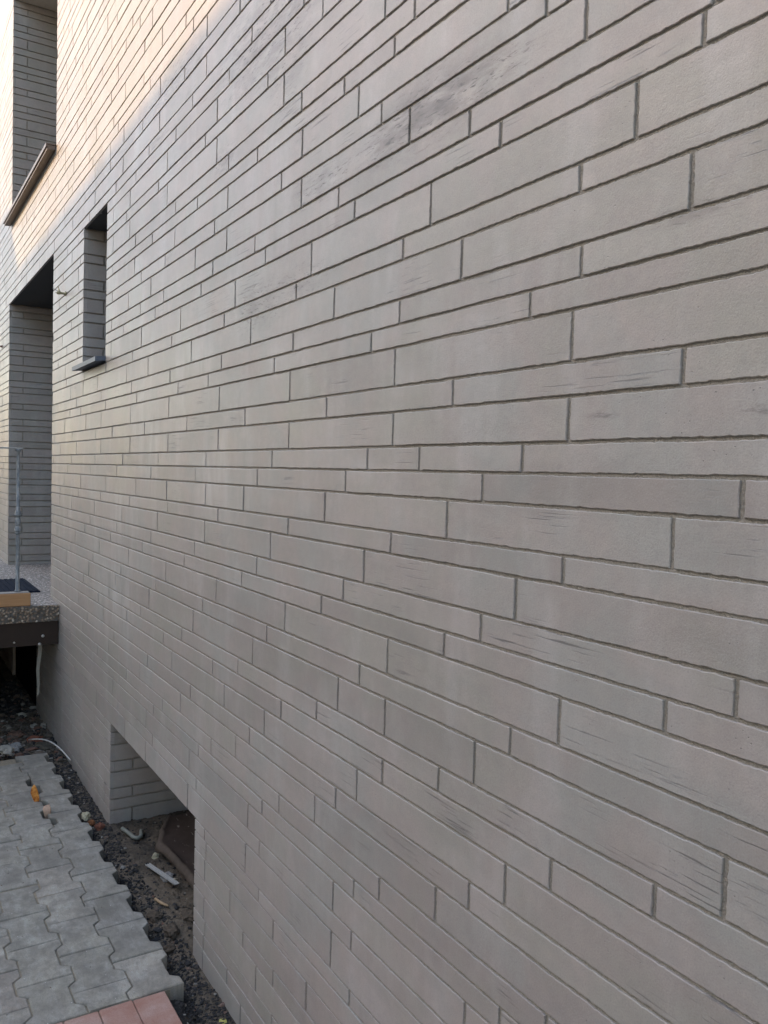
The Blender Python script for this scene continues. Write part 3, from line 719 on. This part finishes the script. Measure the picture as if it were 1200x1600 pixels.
rock('clod',-3.03,-.03,.028,Mdk,'largest brown clod, at the near end of the basement opening','clod',(1.2,1,.75),8)
rock('clod',-2.95,-.065,.021,Mdk,'dark brown clod nearest the paver teeth beside the wall corner','clod',(1,1.2,.8),9)
rock('clod',-3.08,.060,.030,Mdk,'lumpy clod resting against the brown sheet edge','clod',(1.3,1,.6),10,.4)
rock('mortar_lump',-6.25,-.115,.034,Mwh,'long pale mortar lump in the far rubble below the landing','mortar lump',(.7,1.3,.6),11)
rock('mortar_lump',-5.99,-.065,.026,Mwh,'pale rounded mortar lump closest to the wall in the far rubble','mortar lump',(1,1.1,.7),12)
rock('mortar_lump',-5.32,-.335,.040,Mwh,'white mortar lump on the far corner of the grey paving','mortar lump',(1.5,1.1,.5),13,z=PZ+.006)
rock('brick_fragment',-5.77,-.205,.050,mat_plain('brown_stone',(.16,.10,.075),.9,.2,0,.3,30,.5,.004),'broad flat brown brick piece behind the far paver row','brick fragment',(1.3,1,.55),14)
rock('brick_fragment',-5.66,-.115,.042,Mbr,'reddish brick piece next to the thin white cable','brick fragment',(1,1.2,.6),15)
rock('stone',-5.52,-.245,.040,Mgr,'jagged grey stone behind the far end of the paving','stone',(1.3,1,.8),16,.3)
rock('stone',-5.50,-.09,.055,mat_plain('olive_stone',(.10,.09,.07),.9,.2,0,.3,30,.5,.004),'dark olive stone under the thin white cable','stone',(1.4,1,.4),17)

# white plastic strip
ps=MB(); a=Vector((-3.60,.038,0)); b=Vector((-3.335,.088,0)); a.z=soil_h(a.x,a.y)+.020; b.z=soil_h(b.x,b.y)+.022
dr_=(b-a).normalized(); sdv=Vector((dr_.y,-dr_.x,0)).normalized(); up=Vector((0,0,1))
for q,(w0,w1,hh) in enumerate(((-.011,.011,.0018),(-.011,-.0085,.005),(.0085,.011,.005),(-.002,.001,.004))):
    V=[tuple(p+sdv*w+up*z_) for p in (a,b) for w in (w0,w1) for z_ in (0,hh)]
    ps.add(V,[(0,1,3,2),(4,6,7,5),(0,4,5,1),(2,3,7,6),(0,2,6,4),(1,5,7,3)])
l=tuple(a); o=shift(ps,l).build('plastic_strip',mat_plain('white_plastic',(.40,.40,.38),.4,.4,0,.12)); o.location=l
tag(o,'ribbed white plastic strip lying on the soil in front of the brown sheet','plastic strip')
# bent offcut of pipe
pp=MB(); pts=[]
for (x,y) in ((-4.03,.035),(-3.96,.055),(-3.905,.058),(-3.885,.070),(-3.90,.092),(-3.97,.112)): pts.append((x,y,soil_h(x,y)+.015))
pp.tube(pts,.0095,10); l=pts[0]; o=shift(pp,l).build('pipe_offcut',mat_plain('grey_green_pipe',(.20,.215,.185),.6,.4)); o.location=l
tag(o,'bent grey green pipe offcut on the rubble at the far corner of the basement opening','pipe offcut')
tw=MB(); pts=[(x,y,soil_h(x,y)+.014) for x,y in ((-3.29,-.018),(-3.24,-.006),(-3.19,.006))]; tw.tube(pts,[.005,.006,.004],8)
l=pts[0]; o=shift(tw,l).build('twig',mat_plain('pale_twig',(.42,.30,.18),.8,.2)); o.location=l; tag(o,'short pale wooden twig on brown soil between pavers and plastic strip','twig')
cb=MB(); pts=[]
for i in range(13):
    t=i/12; x=-5.55+.50*t; y=-.165+.155*t**.8; z=GZ+.035+.045*math.sin(t*3.14)+.01; pts.append((x,y,z))
cb.tube(pts,.0042,8); l=pts[0]; o=shift(cb,l).build('cable',mat_plain('white_cable',(.62,.61,.57),.5,.4)); o.location=l
tag(o,'thin white cable curving over the rubble to the foot of the wall','cable')

# brown sheet in the basement opening, with a curled pale lip
sh=MB(); V=[];Fc=[]; nx,ny=46,22
for i in range(nx+1):
    for j in range(ny+1):
        x=-4.0+1.10*i/nx; yb=.120+.018*math.sin(x*7)+.01*noise.noise(Vector((x*12,0,0))); yb+=.13*max(0,(-3.72-x)/.28)
        y=yb+(.49-yb)*j/ny; z=GZ+.045+.014*noise.noise(Vector((x*5,y*7,2)))+.006*noise.noise(Vector((x*25,y*25,2)))
        if j<3: z+=(.010,.014,.006)[j]*(1+.6*math.sin(x*19)+noise.noise(Vector((x*22,3,1))))
        
        if j==0: z-=.022
        z+=.05*max(0,(y-.33)/.16)
        V.append((x,y,z))
for i in range(nx):
    for j in range(ny): a=i*(ny+1)+j; Fc.append([a,a+ny+1,a+ny+2,a+1])
sh.v=V
for q,f in enumerate(Fc):
    sh.f.append(f); sh.m.append(1 if q%ny<2 else 0); sh.t.append(.5); sh.sm.append(True)
s_=NT('brown_sheet'); n=s_.noise(s_.co,14,5,.7); fl=s_.noise(s_.mapping(s_.co,(10,26,10)),2.2,4,.6); c=s_.mix(n,(.035,.025,.021),(.075,.056,.047)); c=s_.mix(s_.ramp(fl,[(.64,0),(.69,1)]),c,(.27,.25,.22))
M_sheet=s_.fin(c,.7,.3,s_.bump(n,.5,.004))
l=(-3.5,.3,GZ); o=shift(sh,l).build('membrane_sheet',[M_sheet,mat_plain('dusty_lip',(.10,.08,.064),.85,.2,0,.5,30,.5,.004)],None,False); o.location=l
sm_=o.modifiers.new('thick','SOLIDIFY'); sm_.thickness=.004
tag(o,'dark brown membrane sheet with curled dusty lip lying in the basement opening','membrane sheet')

# leaves caught in the paver gap
def leaf(pts_w, base, label, mat, curl):
    """pts_w: list of (t along, half width); stands up from base"""
    V=[];Fc=[];n=len(pts_w); m_=4
    for i,(p,w,nrm) in enumerate(pts_w):
        p=Vector(p); nrm=Vector(nrm)
        for j in range(-m_,m_+1):
            s=j/m_; V.append(tuple(p+nrm*w*s+Vector((.0,-curl*w*s*s,0))))
    k=2*m_+1
    for i in range(n-1):
        for j in range(k-1): Fc.append([i*k+j,i*k+j+1,(i+1)*k+j+1,(i+1)*k+j])
    mb=MB(); mb.add([(a-base[0],b-base[1],c-base[2]) for a,b,c in V],Fc,0,.5,True)
    o=mb.build('dry_leaf',mat,None,False); o.location=base
    sm=o.modifiers.new('thick','SOLIDIFY'); sm.thickness=.0012
    tag(o,label,'leaf'); return o
s_=NT('orange_leaf'); n=s_.noise(s_.co,45,4,.6); M_leaf=s_.fin(s_.ramp(n,[(.35,(.22,.06,.015)),(.5,(.55,.20,.035)),(.68,(.72,.36,.08))]),.6,.35,s_.bump(n,.4,.002))
M_leaf2=mat_plain('beige_leaf',(.42,.30,.22),.75,.3,0,.35,60,.5,.002)
leaf([((-4.43,-.292,-1.765),.003,(.3,1,0)),((-4.43,-.289,-1.73),.008,(.3,1,0)),((-4.43,-.291,-1.70),.015,(.3,1,0)),((-4.435,-.297,-1.672),.017,(.3,1,.1)),((-4.44,-.302,-1.650),.011,(.3,1,.2)),((-4.445,-.305,-1.636),.002,(.3,1,.2))],
     (-4.43,-.292,-1.765),'bright orange dry leaf standing upright in a gap between pavers',M_leaf,.5)
leaf([((-4.25,-.270,-1.755),.006,(.2,1,0)),((-4.25,-.266,-1.73),.011,(.2,1,0)),((-4.25,-.262,-1.71),.015,(.2,1,0)),((-4.265,-.262,-1.694),.016,(.2,1,.3)),((-4.29,-.262,-1.690),.010,(.2,1,.3))],
     (-4.25,-.270,-1.755),'curled pale beige leaf standing in the gap beside the orange leaf',M_leaf2,.9)
lf=MB()
for i in range(1):
    pass
rock('dry_leaf',-2.47,-.035,.014,mat_plain('yellow_leaf',(.42,.40,.12),.7,.3),'small yellow leaf on the dark soil beside the red pavers','leaf',(1.2,.9,.25),31)

# ------------------------------------------------------------------ house across the yard (its eaves cast the shade on the lower wall)
nb=tag(empty('neighbouring_house',(-18,-14,-1.84)),'pale rendered house across the yard that shades the lower wall','house')
M_rend=mat_plain('cream_render',(.58,.48,.37),.9,.2,0,.08,4); M_roof=mat_plain('roof_tile_red',(.22,.09,.06),.85,.2,0,.3,8)
def shade_top(zw): return zw+8/math.cos(SUN_AZ)*math.tan(SUN_EL)
shx=-8*math.tan(SUN_AZ)
T1=shade_top(1.575); T2=shade_top(2.235)
b=MB(); xs_=-7.985+shx
b.box(xs_,-1.6,-16,-8.0,-1.84,T1-.12); b.box(-1.599,6.0,-16,-8.0,-1.84,T1+1.2); b.box(xs_-14,xs_-.002,-16,-8.0,-1.84,T2-.12)  # taller right-hand section is added to cut sky light on the near wall
place(b,'wall',M_rend,nb)
b=MB(); b.box(xs_+.001,-1.601,-16.3,-8.0,T1-.118,T1); b.box(-1.6,6.3,-16.3,-8.0,T1+1.202,T1+1.32); b.box(xs_-14.3,xs_,-16.3,-8.0,T2-.118,T2)
place(b,'roof',M_roof,nb)
M_nw=mat_plain('neighbour_glass',(.05,.06,.07),.15,.6); M_nf=mat_plain('white_window_frame',(.75,.75,.73),.6,.3)
for i in range(7):
    for zz_ in (-.9,1.6):
        x=-28+i*4.6
        f=MB(); f.box(x,x+1.3,-7.99,-7.93,zz_,zz_+1.35); fo=place(f,'window',M_nf,nb)
        p=MB()
        for a in (0,1): p.box(x+.08+a*.6,x+.62+a*.6,-7.925,-7.92,zz_+.08,zz_+1.27)
        p.build('pane',M_nw,fo)
cb_=tag(empty('bounce_house',(18,-7,-1.84)),'unseen cream house added behind the viewer to bounce warm light','house')  # added out of view so its sunlit front warms the brick reveals
b=MB(); b.box(15,22,-11,-3.4,-1.84,3.6); place(b,'wall',M_rend,cb_)
b=MB(); b.box(14.8,22.2,-11.2,-3.2,3.601,3.8); place(b,'roof',M_roof,cb_)
for i in range(2):
    for zz_ in (-.6,1.6):
        f=MB(); f.box(14.94,14.99,-9.6+i*3.6,-8.3+i*3.6,zz_,zz_+1.35); fo=place(f,'window',M_nf,cb_)
        p=MB(); p.box(14.925,14.935,-9.5+i*3.6,-8.4+i*3.6,zz_+.1,zz_+1.25); p.build('pane',M_nw,fo)
print('faces',sum(len(o.data.polygons) for o in bpy.data.objects if o.type=='MESH'))
